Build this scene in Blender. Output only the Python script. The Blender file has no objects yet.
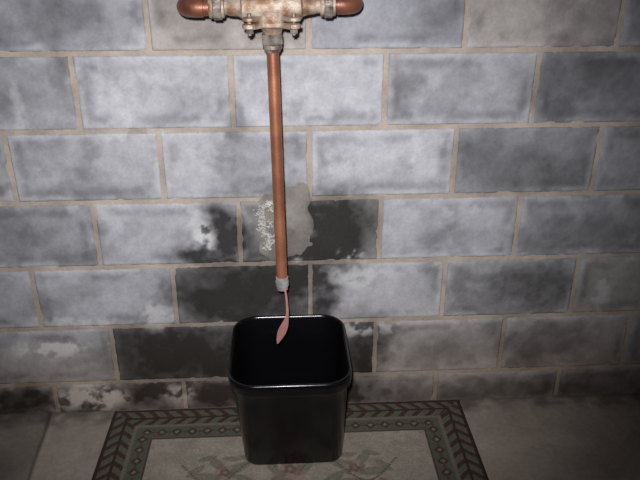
import bpy, bmesh, math, numpy as np
from mathutils import Vector, Matrix
scene=bpy.context.scene
try:
    scene.view_settings.view_transform='Standard'
    scene.view_settings.look='None'
except Exception: pass
rng=np.random.RandomState(7)
TAB=rng.rand(256,256)
# ---------------------------------------------------------------- noise
def vn(x,y,s=0):
    x=np.asarray(x,float)+s*17.31; y=np.asarray(y,float)+s*9.77
    xi=np.floor(x).astype(int); yi=np.floor(y).astype(int)
    fx=x-xi; fy=y-yi; fx=fx*fx*(3-2*fx); fy=fy*fy*(3-2*fy)
    g=lambda a,b:TAB[a%256,b%256]
    return (g(xi,yi)*(1-fx)+g(xi+1,yi)*fx)*(1-fy)+(g(xi,yi+1)*(1-fx)+g(xi+1,yi+1)*fx)*fy
def fbm(x,y,sc,s=0,o=4):
    t=0;a=1;n=0
    for k in range(o):
        # rotate each octave so no lattice direction shows
        c,q=math.cos(.6+k*1.1),math.sin(.6+k*1.1)
        t=t+a*vn((x*c-y*q)*sc*2**k,(x*q+y*c)*sc*2**k,s+k*3.7); n+=a; a*=.55
    return t/n
def sst(a,b,x):
    t=np.clip((x-a)/(b-a),0,1); return t*t*(3-2*t)
# ---------------------------------------------------------------- helpers
def link(o): bpy.context.collection.objects.link(o); return o
def mesh_obj(name,V,F,mat=None,col=None,smooth=True):
    me=bpy.data.meshes.new(name)
    me.from_pydata([tuple(v) for v in V],[],[tuple(f) for f in F])
    if col is not None:
        a=me.attributes.new('paint','FLOAT_COLOR','POINT')
        c=np.ones((len(V),4)); c[:,:3]=col
        a.data.foreach_set('color',c.ravel())
    if smooth: me.polygons.foreach_set('use_smooth',[True]*len(me.polygons))
    if mat: me.materials.append(mat)
    me.update()
    return link(bpy.data.objects.new(name,me))
def grid_faces(nx,ny,off=0):
    i=np.arange(nx-1)[:,None]; j=np.arange(ny-1)[None,:]
    a=(i*ny+j).ravel()+off
    return np.stack([a,a+ny,a+ny+1,a+1],1)
def mat_basic(name,color,rough=.5,metal=0,bump=0,bscale=200,var=0,vscale=20,col2=None,spec=.5,coat=0):
    m=bpy.data.materials.new(name); m.use_nodes=True
    nt=m.node_tree; b=nt.nodes['Principled BSDF']
    b.inputs['Roughness'].default_value=rough; b.inputs['Metallic'].default_value=metal
    b.inputs['Specular IOR Level'].default_value=spec; b.inputs['Coat Weight'].default_value=coat
    b.inputs['Base Color'].default_value=(*color,1)
    tc=nt.nodes.new('ShaderNodeTexCoord')
    if col2 is not None:
        n=nt.nodes.new('ShaderNodeTexNoise'); n.inputs['Scale'].default_value=vscale; n.inputs['Detail'].default_value=6
        r=nt.nodes.new('ShaderNodeValToRGB'); r.color_ramp.elements[0].position=.38; r.color_ramp.elements[1].position=.62
        r.color_ramp.elements[0].color=(*color,1); r.color_ramp.elements[1].color=(*col2,1)
        nt.links.new(tc.outputs['Object'],n.inputs['Vector']); nt.links.new(n.outputs['Fac'],r.inputs['Fac']); nt.links.new(r.outputs['Color'],b.inputs['Base Color'])
    if bump:
        n=nt.nodes.new('ShaderNodeTexNoise'); n.inputs['Scale'].default_value=bscale; n.inputs['Detail'].default_value=4
        bp=nt.nodes.new('ShaderNodeBump'); bp.inputs['Strength'].default_value=bump; bp.inputs['Distance'].default_value=.002
        nt.links.new(tc.outputs['Object'],n.inputs['Vector']); nt.links.new(n.outputs['Fac'],bp.inputs['Height']); nt.links.new(bp.outputs['Normal'],b.inputs['Normal'])
    return m
def mat_paint(name,rough=.85,nscale=90,namt=.35,bump=.5,bscale=250,spec=.3,bdist=.001):
    m=bpy.data.materials.new(name); m.use_nodes=True
    nt=m.node_tree; b=nt.nodes['Principled BSDF']; b.inputs['Roughness'].default_value=rough; b.inputs['Specular IOR Level'].default_value=spec
    at=nt.nodes.new('ShaderNodeAttribute'); at.attribute_name='paint'
    tc=nt.nodes.new('ShaderNodeTexCoord')
    n=nt.nodes.new('ShaderNodeTexNoise'); n.inputs['Scale'].default_value=nscale; n.inputs['Detail'].default_value=8; n.inputs['Roughness'].default_value=.7
    mr=nt.nodes.new('ShaderNodeMapRange'); mr.inputs['From Min'].default_value=.3; mr.inputs['From Max'].default_value=.7
    mr.inputs['To Min'].default_value=1-namt; mr.inputs['To Max'].default_value=1+namt
    vm=nt.nodes.new('ShaderNodeVectorMath'); vm.operation='SCALE'
    L=nt.links.new
    L(tc.outputs['Object'],n.inputs['Vector']); L(n.outputs['Fac'],mr.inputs['Value']); L(at.outputs['Color'],vm.inputs[0]); L(mr.outputs['Result'],vm.inputs['Scale'])
    L(vm.outputs['Vector'],b.inputs['Base Color'])
    n2=nt.nodes.new('ShaderNodeTexNoise'); n2.inputs['Scale'].default_value=bscale; n2.inputs['Detail'].default_value=5
    bp=nt.nodes.new('ShaderNodeBump'); bp.inputs['Strength'].default_value=bump; bp.inputs['Distance'].default_value=bdist
    L(tc.outputs['Object'],n2.inputs['Vector']); L(n2.outputs['Fac'],bp.inputs['Height']); L(bp.outputs['Normal'],b.inputs['Normal'])
    return m
# ---------------------------------------------------------------- WALL
W=.4064; H=.2032; ZF=.1157
# damp stains  (X, Z, rx, rz, strength)
DARK=[(.105,.635,.12,.12,1.08),(.02,.555,.18,.07,1.05),(-.235,.61,.065,.12,1.0),(-.28,.545,.14,.04,.95),(-.21,.42,.23,.13,1.05),(-.09,.48,.19,.10,1.05),
 (.045,.43,.06,.11,.9),(-.40,.21,.24,.15,1.0),(-.1,.2,.30,.15,1.0),(.17,.2,.09,.14,.9),(-.13,.77,.12,.06,.45),(-.16,.86,.11,.06,.25),
 (.25,1.03,.05,.09,.40),(.46,.84,.10,.07,.40),(.62,.79,.17,.06,.45),(.66,.42,.17,.08,.65),(.55,.47,.10,.03,.5),(-.62,1.22,.13,.07,.5),(-.30,1.22,.14,.05,.3),
 (-.62,1.06,.035,.10,.4),(.35,1.22,.12,.07,.35),(.72,1.05,.16,.09,.45),(.75,.60,.22,.06,.40),(.70,.22,.2,.08,.55),(.4,.2,.14,.08,.40),
 (-.92,.07,.16,.06,.95),(-.50,.07,.16,.07,.95),(.6,.04,.5,.05,.6),(-.1,.05,.5,.09,.95),(-.85,.62,.12,.05,.3),(.42,.60,.10,.04,.3),(-.66,.56,.12,.03,.35),(-.22,.93,.03,.12,.4),
 (-.76,1.02,.12,.05,.25),(-.05,1.23,.12,.06,.3),(-.60,.86,.03,.09,.3),(-.60,.64,.03,.09,.35),(-.80,.40,.05,.06,.3),(-.42,.42,.03,.09,.45),(.45,.44,.03,.08,.35)]
LIGHT=[(-.30,.61,.035,.06,.9),(-.33,.67,.05,.03,.5),(-.80,.25,.11,.038,1.3),(-.70,.06,.11,.05,1.2),(.16,.47,.10,.045,.5),(-.42,.05,.05,.04,.6),
 (.17,.29,.10,.025,.6),(-.56,.68,.06,.05,.3),(-.05,.98,.12,.06,.25),(.25,.84,.14,.06,.3),(.08,.82,.08,.05,.3),(-.45,1.03,.12,.07,.3),(-.30,.86,.09,.06,.25),(-.70,.34,.12,.02,.6),(-.46,.36,.05,.05,.6),(-.45,.92,.14,.015,.5),
 (.0,.32,.1,.03,.3),(.13,.545,.04,.02,.6),(-.05,.52,.02,.012,.6),(-.76,.98,.02,.1,.4),(-.76,.80,.1,.02,.4),(.45,.68,.1,.02,.4),(.9,.40,.03,.05,.4)]
def stain(X,Z,c):
    wx=(fbm(X,Z,9,1)-.5)*.11+(fbm(X,Z,40,12)-.5)*.04; wz=(fbm(X,Z,9,2)-.5)*.09+(fbm(X,Z,40,13)-.5)*.04
    n=sst(.30,.66,fbm(X,Z,30,5,5))
    d=np.zeros_like(X)
    for (a,b,rx,rz,s) in DARK:
        r=np.sqrt(((X+wx-a)/rx)**2+((Z+wz-b)/rz)**2)
        k=(1-sst(.35,1.45,r))
        d=np.maximum(d,s*k*(.66+.28*n+.2*k))
    d=np.clip(d,0,.95)
    side=1-.45*sst(.15,.5,X)
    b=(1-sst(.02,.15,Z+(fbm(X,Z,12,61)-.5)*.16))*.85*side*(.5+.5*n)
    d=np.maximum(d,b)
    c=c*(1-d)[:,None]+np.array([.026,.023,.021])*d[:,None]
    l=np.zeros_like(X)
    for (a,b,rx,rz,s) in LIGHT:
        r=np.sqrt(((X+wx*.5-a)/rx)**2+((Z+wz*.5-b)/rz)**2)
        l=np.maximum(l,s*(1-sst(.4,1.4,r))*sst(.40,.57,fbm(X,Z,34,9)))
    l=np.clip(l,0,.95)
    c=c*(1-l)[:,None]+np.array([.62,.62,.61])*l[:,None]
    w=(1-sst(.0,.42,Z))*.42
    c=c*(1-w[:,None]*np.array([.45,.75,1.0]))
    return c
TINT={(5,-1):(.94,.85,.75),(5,1):(.97,.89,.80),(5,0):(.8,.8,.82),(5,-2):(.9,.9,.91),(5,2):(.75,.74,.75),
 (4,-2):(1.1,1.1,1.1),(4,-1):(1.06,1.06,1.06),(4,0):(1.0,1.0,1.0),(4,1):(.74,.74,.75),(4,-3):(.85,.85,.85),
 (3,-2):(1.0,1.0,1.0),(3,-1):(1.1,1.1,1.1),(3,0):(1.1,1.1,1.1),(3,1):(.64,.64,.64),(3,2):(.75,.75,.75),(3,-3):(.95,.95,.95),
 (2,-2):(1.05,1.05,1.05),(2,-3):(.9,.9,.9),(2,-1):(.6,.58,.54),(2,0):(1,1,1.0),(2,1):(.78,.78,.78),
 (1,-1):(.45,.44,.42),(1,-2):(1.0,1.0,1.0),(1,0):(.98,.97,.95),(1,1):(.76,.75,.72),(1,2):(.85,.79,.72),(1,-3):(.88,.88,.88),
 (0,-2):(.38,.38,.37),(0,-3):(.95,.95,.94),(0,-1):(.35,.35,.35),(0,0):(1.0,.96,.91),(0,1):(.88,.84,.79)}
Vs=[];Fs=[];Cs=[];off=0
def add(V,F,C):
    global off
    Vs.append(V);Fs.append(F+off);Cs.append(C);off+=len(V)
g=.0042
XL,XR,ZT=-2.2,2.4,2.25
for c in range(-1,11):
    z0=ZF+H*c+g; z1=ZF+H*(c+1)-g
    z0=max(z0,-.01)
    if z0>ZT: continue
    sh=.5*(c%2==0)
    for i in range(-7,7):
        x0=(i+sh)*W+g; x1=(i+1+sh)*W-g
        if x1<XL or x0>XR: continue
        vis=(x1>-1.15 and x0<1.25 and z0<1.45)
        st=.005 if vis else .03
        nx=int((x1-x0)/st)+2; nz=max(4,int((z1-z0)/st)+2)
        def ax(a,b,n):
            u=np.linspace(0,1,n)*(b-a-.012)+a+.006
            return np.concatenate([[a,a+.002],u,[b-.002,b]])
        ux=ax(x0,x1,nx); uz=ax(z0,z1,nz)
        X,Z=[q.ravel() for q in np.meshgrid(ux,uz,indexing='ij')]
        e=np.minimum(np.minimum(X-x0,x1-X),np.minimum(Z-z0,z1-Z))
        sd=(c*31+i*7)%97
        chip=sst(.60,.76,fbm(X,Z,30,sd))*.003
        Y=.0028*(1-sst(0,.0045+chip,e))+(fbm(X,Z,60,3)-.5)*.0010+chip*(1-sst(0,.02,e))*.5
        Y[e<1e-6]=.012
        key=(c,i)
        t=np.array(TINT.get(key,tuple([rng.uniform(.75,1.05)]*3)))
        base=np.array([.400,.400,.418])*t
        n1=fbm(X,Z,5,sd); n2=fbm(X,Z,28,sd+11); n3=fbm(X,Z,70,sd+2)
        v=.98+.40*(n1-.5)+.30*(n2-.5)+.26*(n3-.5)
        C=base[None,:]*v[:,None]
        blot=sst(.53,.68,fbm(X,Z,9,sd+20))*.18
        C=C*(1-blot)[:,None]
        blo=sst(.44,.58,fbm(X,Z,13,sd+5))
        ee=e+(fbm(X,Z,35,sd+6)-.5)*.014
        rim=np.exp(-((ee-.009)/.009)**2)*blo*.42
        C=C*(1-rim)[:,None]+np.array([.56,.56,.57])*min(1,t[0]+.15)*rim[:,None]
        dk=np.exp(-((ee-.028)/.014)**2)*sst(.46,.60,fbm(X,Z,10,sd+8))*.28
        C=C*(1-dk)[:,None]
        ar=(1-sst(0,.005,e))*.25
        C=C*(1-ar)[:,None]
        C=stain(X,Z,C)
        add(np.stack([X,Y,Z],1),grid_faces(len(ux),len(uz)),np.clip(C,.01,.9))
# mortar bed
def mortar(xa,xb,za,zb,st):
    ux=np.arange(xa,xb+st*.5,st); uz=np.arange(za,zb+st*.5,st)
    X,Z=[q.ravel() for q in np.meshgrid(ux,uz,indexing='ij')]
    Y=.0016+(fbm(X,Z,45,4)-.5)*.0025
    n=fbm(X,Z,14,6)
    C=np.array([.40,.34,.28])[None,:]*(.65+.7*n)[:,None]
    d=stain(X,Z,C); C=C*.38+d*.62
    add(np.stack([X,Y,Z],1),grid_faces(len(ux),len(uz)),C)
mortar(-1.2,1.3,-.01,1.46,.006)
mortar(XL,-1.2,-.01,1.46,.03); mortar(1.3,XR,-.01,1.46,.03); mortar(XL,XR,1.46,ZT,.03)
# smeared cement repair round the old drain hole
ux=np.linspace(-.26,.09,150); uz=np.linspace(.46,.86,170)
X,Z=[q.ravel() for q in np.meshgrid(ux,uz,indexing='ij')]
r=np.sqrt(((X+.080)/.125)**2+((Z-.650)/.140)**2)+(fbm(X,Z,9,21)-.5)*.85
m=1-sst(.66,1.06,r)
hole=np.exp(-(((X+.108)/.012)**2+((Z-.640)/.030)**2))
Y=.010-.0120*m-(fbm(X,Z,26,22)-.5)*.003*m-(fbm(X,Z,10,28)-.5)*.002*m+hole*.007
C=np.array([.29,.265,.24])[None,:]*(.6+.8*fbm(X,Z,14,23))[:,None]
C=C*.50+stain(X,Z,C)*.50
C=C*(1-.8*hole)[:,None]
add(np.stack([X,Y,Z],1),grid_faces(150,170),np.clip(C,.01,1))
# wall core
bx=[(XL,.011,-.01),(XR,.011,-.01),(XR,.2,-.01),(XL,.2,-.01),(XL,.011,ZT),(XR,.011,ZT),(XR,.2,ZT),(XL,.2,ZT)]
add(np.array(bx),np.array([[0,3,2,1],[4,5,6,7],[0,1,5,4],[1,2,6,5],[2,3,7,6],[3,0,4,7]]),np.full((8,3),.3))
wm=mat_paint('cinder_block',.92,110,.12,.5,330,.15,.0008)
wall=mesh_obj('wall_back',np.concatenate(Vs),np.concatenate(Fs),wm,np.concatenate(Cs))
# crusty white mineral growth standing off the wall round the hole
bm=bmesh.new(); r2=np.random.RandomState(3)
path_=[(-.118,.712),(-.105,.706),(-.135,.700),(-.142,.685),(-.140,.668),(-.134,.652),(-.138,.636),(-.130,.622),(-.120,.612),(-.118,.596),(-.125,.582),(-.095,.700),(-.112,.655)]
for (a,b) in path_:
    for k in range(22):
        px=a+r2.normal(0,.0060); pz=b+r2.normal(0,.0070)
        s=r2.uniform(.0012,.0042)
        M=Matrix.Translation((px,-.003-r2.uniform(0,.008),pz))@Matrix.Rotation(r2.uniform(0,6.3),4,'Y')@Matrix.Diagonal((s*r2.uniform(.5,2.2),s*1.2,s*r2.uniform(.5,1.2),1))
        res=bmesh.ops.create_icosphere(bm,subdivisions=2,radius=1,matrix=M)
        for v in res['verts']:
            v.co+=Vector(r2.normal(0,.00045,3))
me=bpy.data.meshes.new('efflorescence'); bm.to_mesh(me); bm.free()
me.materials.append(mat_basic('white_efflorescence',(.62,.61,.58),.95,0,.5,500,col2=(.36,.34,.31),vscale=90,spec=.1))
eo=link(bpy.data.objects.new('efflorescence_crust',me)); eo.parent=wall
# ---------------------------------------------------------------- FLOOR
def axis(segs):
    o=[]
    for a,b,s in segs: o+=list(np.arange(a,b-1e-6,s))
    o.append(segs[-1][1]); return np.array(o)
ux=axis([(-2.2,-1.2,.05),(-1.2,-.9,.012),(-.9,-.78,.004),(-.78,1.3,.014),(1.3,2.4,.05)])
uy=axis([(-2.8,-.9,.06),(-.9,-.05,.014),(-.05,0.004,.005)])
X,Yy=[q.ravel() for q in np.meshgrid(ux,uy,indexing='ij')]
xs=-.838-.08*Yy+ (fbm(X,Yy,6,30)-.5)*.012
seam=np.exp(-((X-xs)/.005)**2)
Z=-.004*seam+(fbm(X,Yy,8,31)-.5)*.002-.001
cove=1-sst(.0,.03,-Yy+(fbm(X,Yy,20,32)-.5)*.02)
Z=Z+cove*.006
n=fbm(X,Yy,5,33); n2=fbm(X,Yy,24,34)
C=np.array([.36,.305,.25])[None,:]*(.55+.6*n+.3*n2)[:,None]
lf=1-sst(-.004,.004,X-xs)
C=C*(1-.30*lf)[:,None]
C=C*(1-.6*seam)[:,None]
ls=np.exp(-((X-xs-.016)/.009)**2)*.35
C=C*(1-ls)[:,None]+np.array([.46,.42,.36])*ls[:,None]
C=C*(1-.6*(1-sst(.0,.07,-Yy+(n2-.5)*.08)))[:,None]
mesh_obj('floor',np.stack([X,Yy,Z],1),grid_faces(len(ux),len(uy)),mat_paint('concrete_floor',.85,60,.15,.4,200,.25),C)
# ---------------------------------------------------------------- RUG
RX0,RX1,RY0,RY1=-.634,.488,-.80,-.004
hw=(RX1-RX0)/2; hd=(RY1-RY0)/2
ux=np.linspace(-hw,hw,400); uy=np.linspace(-hd,hd,286)
U,V=[q.ravel() for q in np.meshgrid(ux,uy,indexing='ij')]
dx=hw-np.abs(U); dy=hd-np.abs(V); d=np.minimum(dx,dy); s=np.where(dx<dy,V,U)
BR=np.array([.072,.046,.038]); GR=np.array([.120,.130,.092]); MR=np.array([.13,.065,.052]); TN=np.array([.27,.24,.185]); BG=np.array([.36,.315,.255])
C=np.tile(BG,(len(U),1))*(.75+.5*fbm(U,V,30,40))[:,None]
def lay(mask,col):
    global C
    mk=np.clip(mask,0,1)[:,None]; C=C*(1-mk)+np.array(col)[None,:]*mk
def band(a,b): return ((d>=a)&(d<b)).astype(float)
def tri(x,p): return np.abs((x/p)%1-.5)*2
lay(band(0,.085),BR)
ph=(s+np.abs(d-.048)*.9)/.044
lay(band(.014,.082)*((ph%1)<.42),GR)
lay(band(.014,.082)*((ph%1)>.86),TN*.55)
lay(band(.014,.082)*(np.abs(d-.048)<.004),BR*.8)
lay(band(0,.012),BR*.8)
lay(band(.080,.090),TN*.70)
lay(band(.090,.140),GR*.95)
ph=tri(s,.046)
lay(band(.094,.136)*((ph+np.abs(d-.115)/.022)<.80),BR*1.1)
lay(band(.094,.136)*((ph+np.abs(d-.115)/.022)<.34),TN*.8)
ph=tri(s+.023,.046)
lay(band(.094,.136)*((ph+np.abs(d-.115)/.022)<.30),MR)
lay(band(.140,.146),BR*1.3)
def ell(cx,cy,a,b,ang,col,soft=.25,op=1):
    c,sn=math.cos(ang),math.sin(ang)
    p=(U-cx)*c+(V-cy)*sn; q=-(U-cx)*sn+(V-cy)*c
    b2=b*(1-.45*np.minimum((p/a)**2,1))
    r=(p/a)**2+(q/np.maximum(b2,1e-4))**2
    lay((1-sst(1-soft,1+soft,r))*op,col)
GL=np.array([.17,.18,.125])
def leaf(cx,cy,a,ang,col=GL):
    ell(cx,cy,a,a*.34,ang,np.array(col)*1.05,.35,.85); ell(cx,cy,a*.85,a*.05,ang,BG*.75)
PK=np.array([.32,.225,.185])
def flower(cx,cy,R):
    for k in range(7):
        a=k*2*math.pi/7+.3
        ell(cx+math.cos(a)*R*.6,cy+math.sin(a)*R*.6,R*.5,R*.38,a,PK*(.75+.4*(k%2)),.3,.9)
    for k in range(5):
        a=k*2*math.pi/5
        ell(cx+math.cos(a)*R*.28,cy+math.sin(a)*R*.28,R*.3,R*.22,a,PK*.6)
    ell(cx,cy,R*.18,R*.18,0,TN)
for sx in (-1,1):
    for sy in (-1,1):
        for (x,y,a,g_) in [(.10,.150,.05,.3),(.155,.115,.055,-.5),(.21,.135,.045,.9),(.235,.085,.05,.1),(.27,.110,.035,-.8),(.05,.12,.045,1.2),(.12,.06,.05,.7),(.19,.04,.05,-.4),(.17,.155,.03,.1),(.24,.16,.03,-.3)]:
            leaf(sx*x,sy*y,a,sx*sy*g_,GL if (x*100)%2<1 else GL*.8+PK*.2)
        flower(sx*.185,sy*.10,.032); flower(sx*.27,sy*.03,.03)
        for t in np.linspace(0,1,40):
            ell(sx*(.03+.28*t),sy*(.10+.05*math.sin(t*7)),.005,.004,0,GL*.8)
flower(0,0,.085); flower(0,.105,.036); flower(0,-.105,.036)
h=.0085+(fbm(U,V,120,41)-.5)*.0018
edge=1-sst(0,.006,d); h=h*(1-.6*edge)+.001
V3=np.stack([U,V,h],1)
NX,NY=400,286
F=grid_faces(NX,NY)
n0=len(V3); idx=[i*NY for i in range(NX)]+[(NX-1)*NY+j for j in range(1,NY)]+[i*NY+NY-1 for i in range(NX-2,-1,-1)]+[j for j in range(NY-2,0,-1)]
low=V3[idx].copy(); low[:,2]=.0005
V3=np.concatenate([V3,low]); C=np.concatenate([C,C[idx]])
k=len(idx); F=list(map(tuple,F))+[(idx[(i+1)%k],idx[i],n0+i,n0+(i+1)%k) for i in range(k)]
rug=mesh_obj('floral_rug',V3,F,mat_paint('rug_wool',.98,260,.35,.9,600,.1,.002),C)
rug.location=((RX0+RX1)/2,(RY0+RY1)/2,.001)
# ---------------------------------------------------------------- WASTEBASKET
def rrect(cx,cy,hx,hy,r,z,n=10):
    out=[]
    for q,(sx,sy) in enumerate([(1,1),(-1,1),(-1,-1),(1,-1)]):
        for t in range(n):
            a=(q+t/(n-1))*math.pi/2
            out.append((cx+sx*(hx-r)+r*math.cos(a),cy+sy*(hy-r)+r*math.sin(a),z))
    return out
def bk(t,grow=0,z=None,r=None):
    hx=.143+(.157-.143)*t+grow; hy=.119+(.170-.119)*t+grow
    cy=-.163+(-.183+.163)*t; cx=-.061-.006*t
    return (cx,cy,hx,hy,max(.012,(.045+.02*t)+grow),(t*.335 if z is None else z))
loops=[]
for t,gr,z in [(0,-.05,.003),(0,-.012,0.0),(0,-.004,.002),(.01,0,.006),(.03,0,None),(.25,0,None),(.5,0,None),(.75,0,None),(.875,0,None),(.88,.0005,None),
    (.882,.0070,None),(.89,.0088,None),(.91,.0092,None),(.96,.0095,None),(.99,.0095,None),(1.0,.0082,.3365),(1.0,.0045,.3390),(1.0,.0010,.3385),(1.0,-.0010,.336),(.985,-.0026,None),
    (.75,-.0035,None),(.5,-.0035,None),(.25,-.0035,None),(.05,-.0035,None),(.02,-.008,None),(.015,-.02,None),(.015,-.07,None)]:
    loops.append(rrect(*bk(t,gr,z),n=14))
V=[v for l in loops for v in l]; n=len(loops[0]); F=[]
for a in range(len(loops)-1):
    for i in range(n):
        j=(i+1)%n; F.append((a*n+i,a*n+j,(a+1)*n+j,(a+1)*n+i))
F.append(tuple(range(n-1,-1,-1))); F.append(tuple((len(loops)-1)*n+i for i in range(n)))
bm_=mat_basic('black_plastic',(.0030,.0030,.0038),.20,0,.05,300,spec=.55)
basket=mesh_obj('wastebasket',V,F,bm_)
basket.location=(0,0,.011)
# ---------------------------------------------------------------- PIPE / VALVE
def tube(name,pts,radii,mat,seg=28,parent=None,axis=None,capped=True):
    pts=[Vector(p) for p in pts]; V=[];F=[]
    prev=None
    for i,p in enumerate(pts):
        if axis is not None: t=Vector(axis).normalized()
        else: t=(pts[min(len(pts)-1,i+1)]-pts[max(0,i-1)]).normalized()
        ref=prev if prev is not None else (Vector((0,1,0)) if abs(t.y)<.9 else Vector((0,0,1)))
        u=(ref-t*ref.dot(t)).normalized(); w=t.cross(u); prev=u
        for k in range(seg):
            an=2*math.pi*k/seg
            V.append(p+u*math.cos(an)*radii[i]+w*math.sin(an)*radii[i])
    for i in range(len(pts)-1):
        for k in range(seg):
            k2=(k+1)%seg; F.append((i*seg+k,i*seg+k2,(i+1)*seg+k2,(i+1)*seg+k))
    if capped:
        F.append(tuple(range(seg-1,-1,-1))); F.append(tuple((len(pts)-1)*seg+k for k in range(seg)))
    o=mesh_obj(name,V,F,mat,smooth=(seg>8))
    if seg>8:
        md=o.modifiers.new('es','EDGE_SPLIT'); md.split_angle=math.radians(40)
    if parent: o.parent=parent
    return o
def lathe(name,origin,axis,prof,mat,seg=28,parent=None):
    o=Vector(origin); ax=Vector(axis).normalized()
    return tube(name,[o+ax*a for a,_ in prof],[r for _,r in prof],mat,seg,parent,axis=ax)
copper=mat_basic('aged_copper',(.46,.19,.10),.42,.5,.15,300,col2=(.31,.12,.065),vscale=14)
copper_dk=mat_basic('dark_copper',(.26,.10,.055),.42,.45,.2,300,col2=(.13,.048,.033),vscale=30)
bronze=mat_basic('cast_bronze',(.47,.39,.31),.55,.3,.7,220,col2=(.22,.115,.06),vscale=38)
nickel=mat_basic('dull_fitting',(.33,.29,.25),.5,.4,.6,250,col2=(.13,.09,.07),vscale=45)
zinc=mat_basic('grey_adapter',(.45,.44,.43),.5,.3,.5,250,col2=(.25,.24,.24),vscale=40)
AY=-.17
valve=link(bpy.data.objects.new('backflow_valve',None)); valve.location=(0,0,0)
zc=lambda x:1.262+.012*(x+.09)
ax_=(1,0,.012)
def run(name,x0,x1,R=.0185):
    sg=1 if x1>x0 else -1; pts=[];rd=[]
    er=.03
    xe=x1-sg*er
    pts.append((x0,AY,zc(x0)));rd.append(R)
    pts.append((xe-sg*.012,AY,zc(x1)));rd.append(R)
    pts.append((xe-sg*.0118,AY,zc(x1)));rd.append(R+.003)
    for k in range(0,11):
        a=k/10*math.pi/2
        pts.append((xe+sg*er*math.sin(a),AY+er*(1-math.cos(a)),zc(x1)));rd.append(R+.003)
    pts.append((x1,AY+er+.012,zc(x1)));rd.append(R+.003)
    pts.append((x1,AY+er+.0122,zc(x1)));rd.append(R)
    pts.append((x1,-.004,zc(x1)));rd.append(R)
    tube(name,pts,rd,copper_dk,28,valve)
    lathe(name+'_escutcheon',(x1,-.010,zc(x1)),(0,1,0),[(0,R),(0.0,R+.004),(.004,R+.010),(.008,R+.011)],nickel,32,valve)
run('inlet_pipe',-.20,-.287); run('outlet_pipe',.03,.100)
def P(name,x,prof,mat,seg=32): return lathe(name,(x,AY,zc(x)),ax_,prof,mat,seg,valve)
for nm,xa in (('inlet_union',-.232),('outlet_union',.020)):
    P(nm,xa,[(0,.018),(0,.0225),(.004,.025),(.007,.025),(.0072,.0225),(.009,.0225)],bronze)
    P(nm+'_nut',xa+.009,[(0,.026),(.002,.0285),(.018,.0285),(.020,.026)],nickel,8)
    P(nm+'_collar',xa+.029,[(0,.022),(.0,.024),(.005,.024),(.007,.019)],bronze)
P('inlet_tailpiece',-.200,[(0,.0175),(.008,.0175),(.014,.0195),(.03,.021),(.045,.026),(.055,.030)],bronze)
P('outlet_tailpiece',.020,[(0,.0175),(-.008,.0175),(-.014,.0195),(-.03,.021),(-.045,.026),(-.055,.030)],bronze)
P('body_barrel',-.160,[(0,.026),(.004,.031),(.03,.034),(.07,.036),(.11,.034),(.136,.031),(.14,.026)],bronze,40)
cx=-.0905
lathe('bonnet',(cx,AY,1.285),(0,0,1),[(0,.040),(.004,.056),(.014,.056),(.016,.048),(.035,.044),(.055,.032),(.062,.014),(.064,.012),(.075,.012)],bronze,40,valve)
lathe('relief_chamber',(cx,AY,1.265),(0,0,-1),[(0,.030),(.012,.036),(.022,.040),(.034,.040),(.040,.036),(.046,.030),(.054,.024),(.066,.020)],bronze,40,valve)
def lobed(name,z,th,Rb,Re,re,mat):
    V=[];n=96
    prof=[]
    for k in range(n):
        a=2*math.pi*k/n
        r=Rb
        for q in range(4):
            ea=math.pi/4+q*math.pi/2
            b=Re*math.cos(a-ea); disc=re*re-(Re*math.sin(a-ea))**2
            if disc>0 and b>0: r=max(r,b+math.sqrt(disc))
        prof.append((r*math.cos(a),r*math.sin(a)))
    lv=[(0,.93),(.002,1),(th-.002,1),(th,.93)]
    for dz,sc in lv:
        for x,y in prof: V.append((cx+x*sc,AY+y*sc,z+dz))
    F=[]
    for l in range(3):
        for k in range(n):
            k2=(k+1)%n; F.append((l*n+k,l*n+k2,(l+1)*n+k2,(l+1)*n+k))
    F.append(tuple(range(n-1,-1,-1))); F.append(tuple(3*n+k for k in range(n)))
    o=mesh_obj(name,V,F,mat); md=o.modifiers.new('es','EDGE_SPLIT'); md.split_angle=math.radians(35); o.parent=valve
lobed('relief_flange',1.2185,.012,.040,.070,.016,bronze)
lobed('cover_flange',1.2345,.010,.040,.070,.016,bronze)
for q in range(4):
    a=math.pi/4+q*math.pi/2
    bx_,by=cx+.070*math.cos(a),AY+.070*math.sin(a)
    lathe('bolt_head_%d'%(q+1),(bx_,by,1.2085),(0,0,1),[(0,.0080),(.001,.0095),(.0102,.0095)],nickel,6,valve)
    lathe('bolt_shank_%d'%(q+1),(bx_,by,1.204),(0,0,1),[(0,.0035),(.001,.0045),(.048,.0045)],nickel,12,valve)
# drain pipe
top=Vector((-.0912,AY,1.205)); bot=Vector((-.0825,AY,.530)); dv=(bot-top).normalized()
drain=link(bpy.data.objects.new('copper_drain_pipe',None))
def D(name,z,prof,mat,seg=28):
    o=top+dv*((top.z-z)/-dv.z)
    return lathe(name,o,dv,prof,mat,seg,drain)
D('coupling_nut',1.202,[(0,.020),(.001,.0255),(.003,.0275),(.022,.0275),(.025,.024)],nickel,6)
D('coupling_sleeve',1.178,[(0,.021),(.001,.0225),(.010,.0225),(.013,.019),(.018,.018),(.019,.0145)],nickel)
D('copper_tube',1.162,[(0,.0146),(.3,.0146),(.60,.0146)],copper,36)
D('end_adapter',.568,[(0,.0150),(.001,.0168),(.012,.0168),(.013,.0180),(.026,.0180),(.027,.0155),(.038,.0150),(.0385,.012),(.03,.0115),(.01,.0115)],zinc)
tagm=mat_basic('faded_red_tag',(.42,.20,.175),.7,0,.3,200,col2=(.33,.15,.135),vscale=30)
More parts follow.
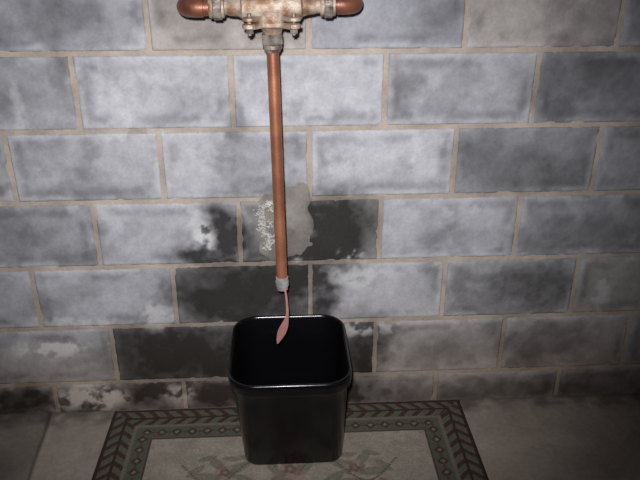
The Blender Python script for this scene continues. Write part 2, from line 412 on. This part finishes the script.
path=[(-.078,.545,.0022),(-.074,.53,.0026),(-.072,.512,.003),(-.0705,.49,.0033),(-.070,.47,.0035),(-.0715,.452,.0045),(-.075,.436,.008),(-.080,.42,.0110),(-.086,.404,.0122),(-.092,.388,.0102),(-.097,.374,.006),(-.1005,.362,.0012)]
V=[];F=[]
for i,(x,z,w) in enumerate(path):
    a=path[max(0,i-1)]; b=path[min(len(path)-1,i+1)]
    tx,tz=b[0]-a[0],b[1]-a[1]; l=math.hypot(tx,tz); nx_,nz_=-tz/l,tx/l
    tw=.25*math.sin(i*.5); yb=AY-.017-.004*math.sin(i*.45)
    for k in (-1,-.5,0,.5,1):
        V.append((x+nx_*w*k*math.cos(tw),yb+w*k*math.sin(tw)+.002*k*k*(w/.015),z+nz_*w*k))
for i in range(len(path)-1):
    for k in range(4):
        a=i*5+k; F.append((a,a+1,a+6,a+5))
tag=mesh_obj('red_tag',V,F,tagm)
md=tag.modifiers.new('s','SOLIDIFY'); md.thickness=.0006
md=tag.modifiers.new('ss','SUBSURF'); md.levels=2; md.render_levels=2
tag.parent=drain
# ---------------------------------------------------------------- CAMERA
cam=bpy.data.cameras.new('camera'); co=link(bpy.data.objects.new('camera',cam))
cam.sensor_width=36; cam.lens=686.29*36/640
co.location=(-.06666,-1.8149,1.43117); co.rotation_euler=(1.13977,.00015,-.0527)
cam.clip_start=.05
scene.camera=co
# ---------------------------------------------------------------- LIGHT (camera flash + faint room light)
L=bpy.data.lights.new('flash','SPOT'); L.energy=178; L.color=(.97,.96,1.0); L.spot_size=math.radians(72); L.spot_blend=1.0; L.shadow_soft_size=.018
lo=link(bpy.data.objects.new('flash',L)); lo.location=(-.10,-1.80,1.50)
tgt=Vector((-.12,0,.84)); lo.rotation_euler=(tgt-lo.location).to_track_quat('-Z','Y').to_euler()
w=bpy.data.worlds.new('room_ambient'); scene.world=w; w.use_nodes=True
w.node_tree.nodes['Background'].inputs[0].default_value=(.85,.86,1,1); w.node_tree.nodes['Background'].inputs[1].default_value=.04
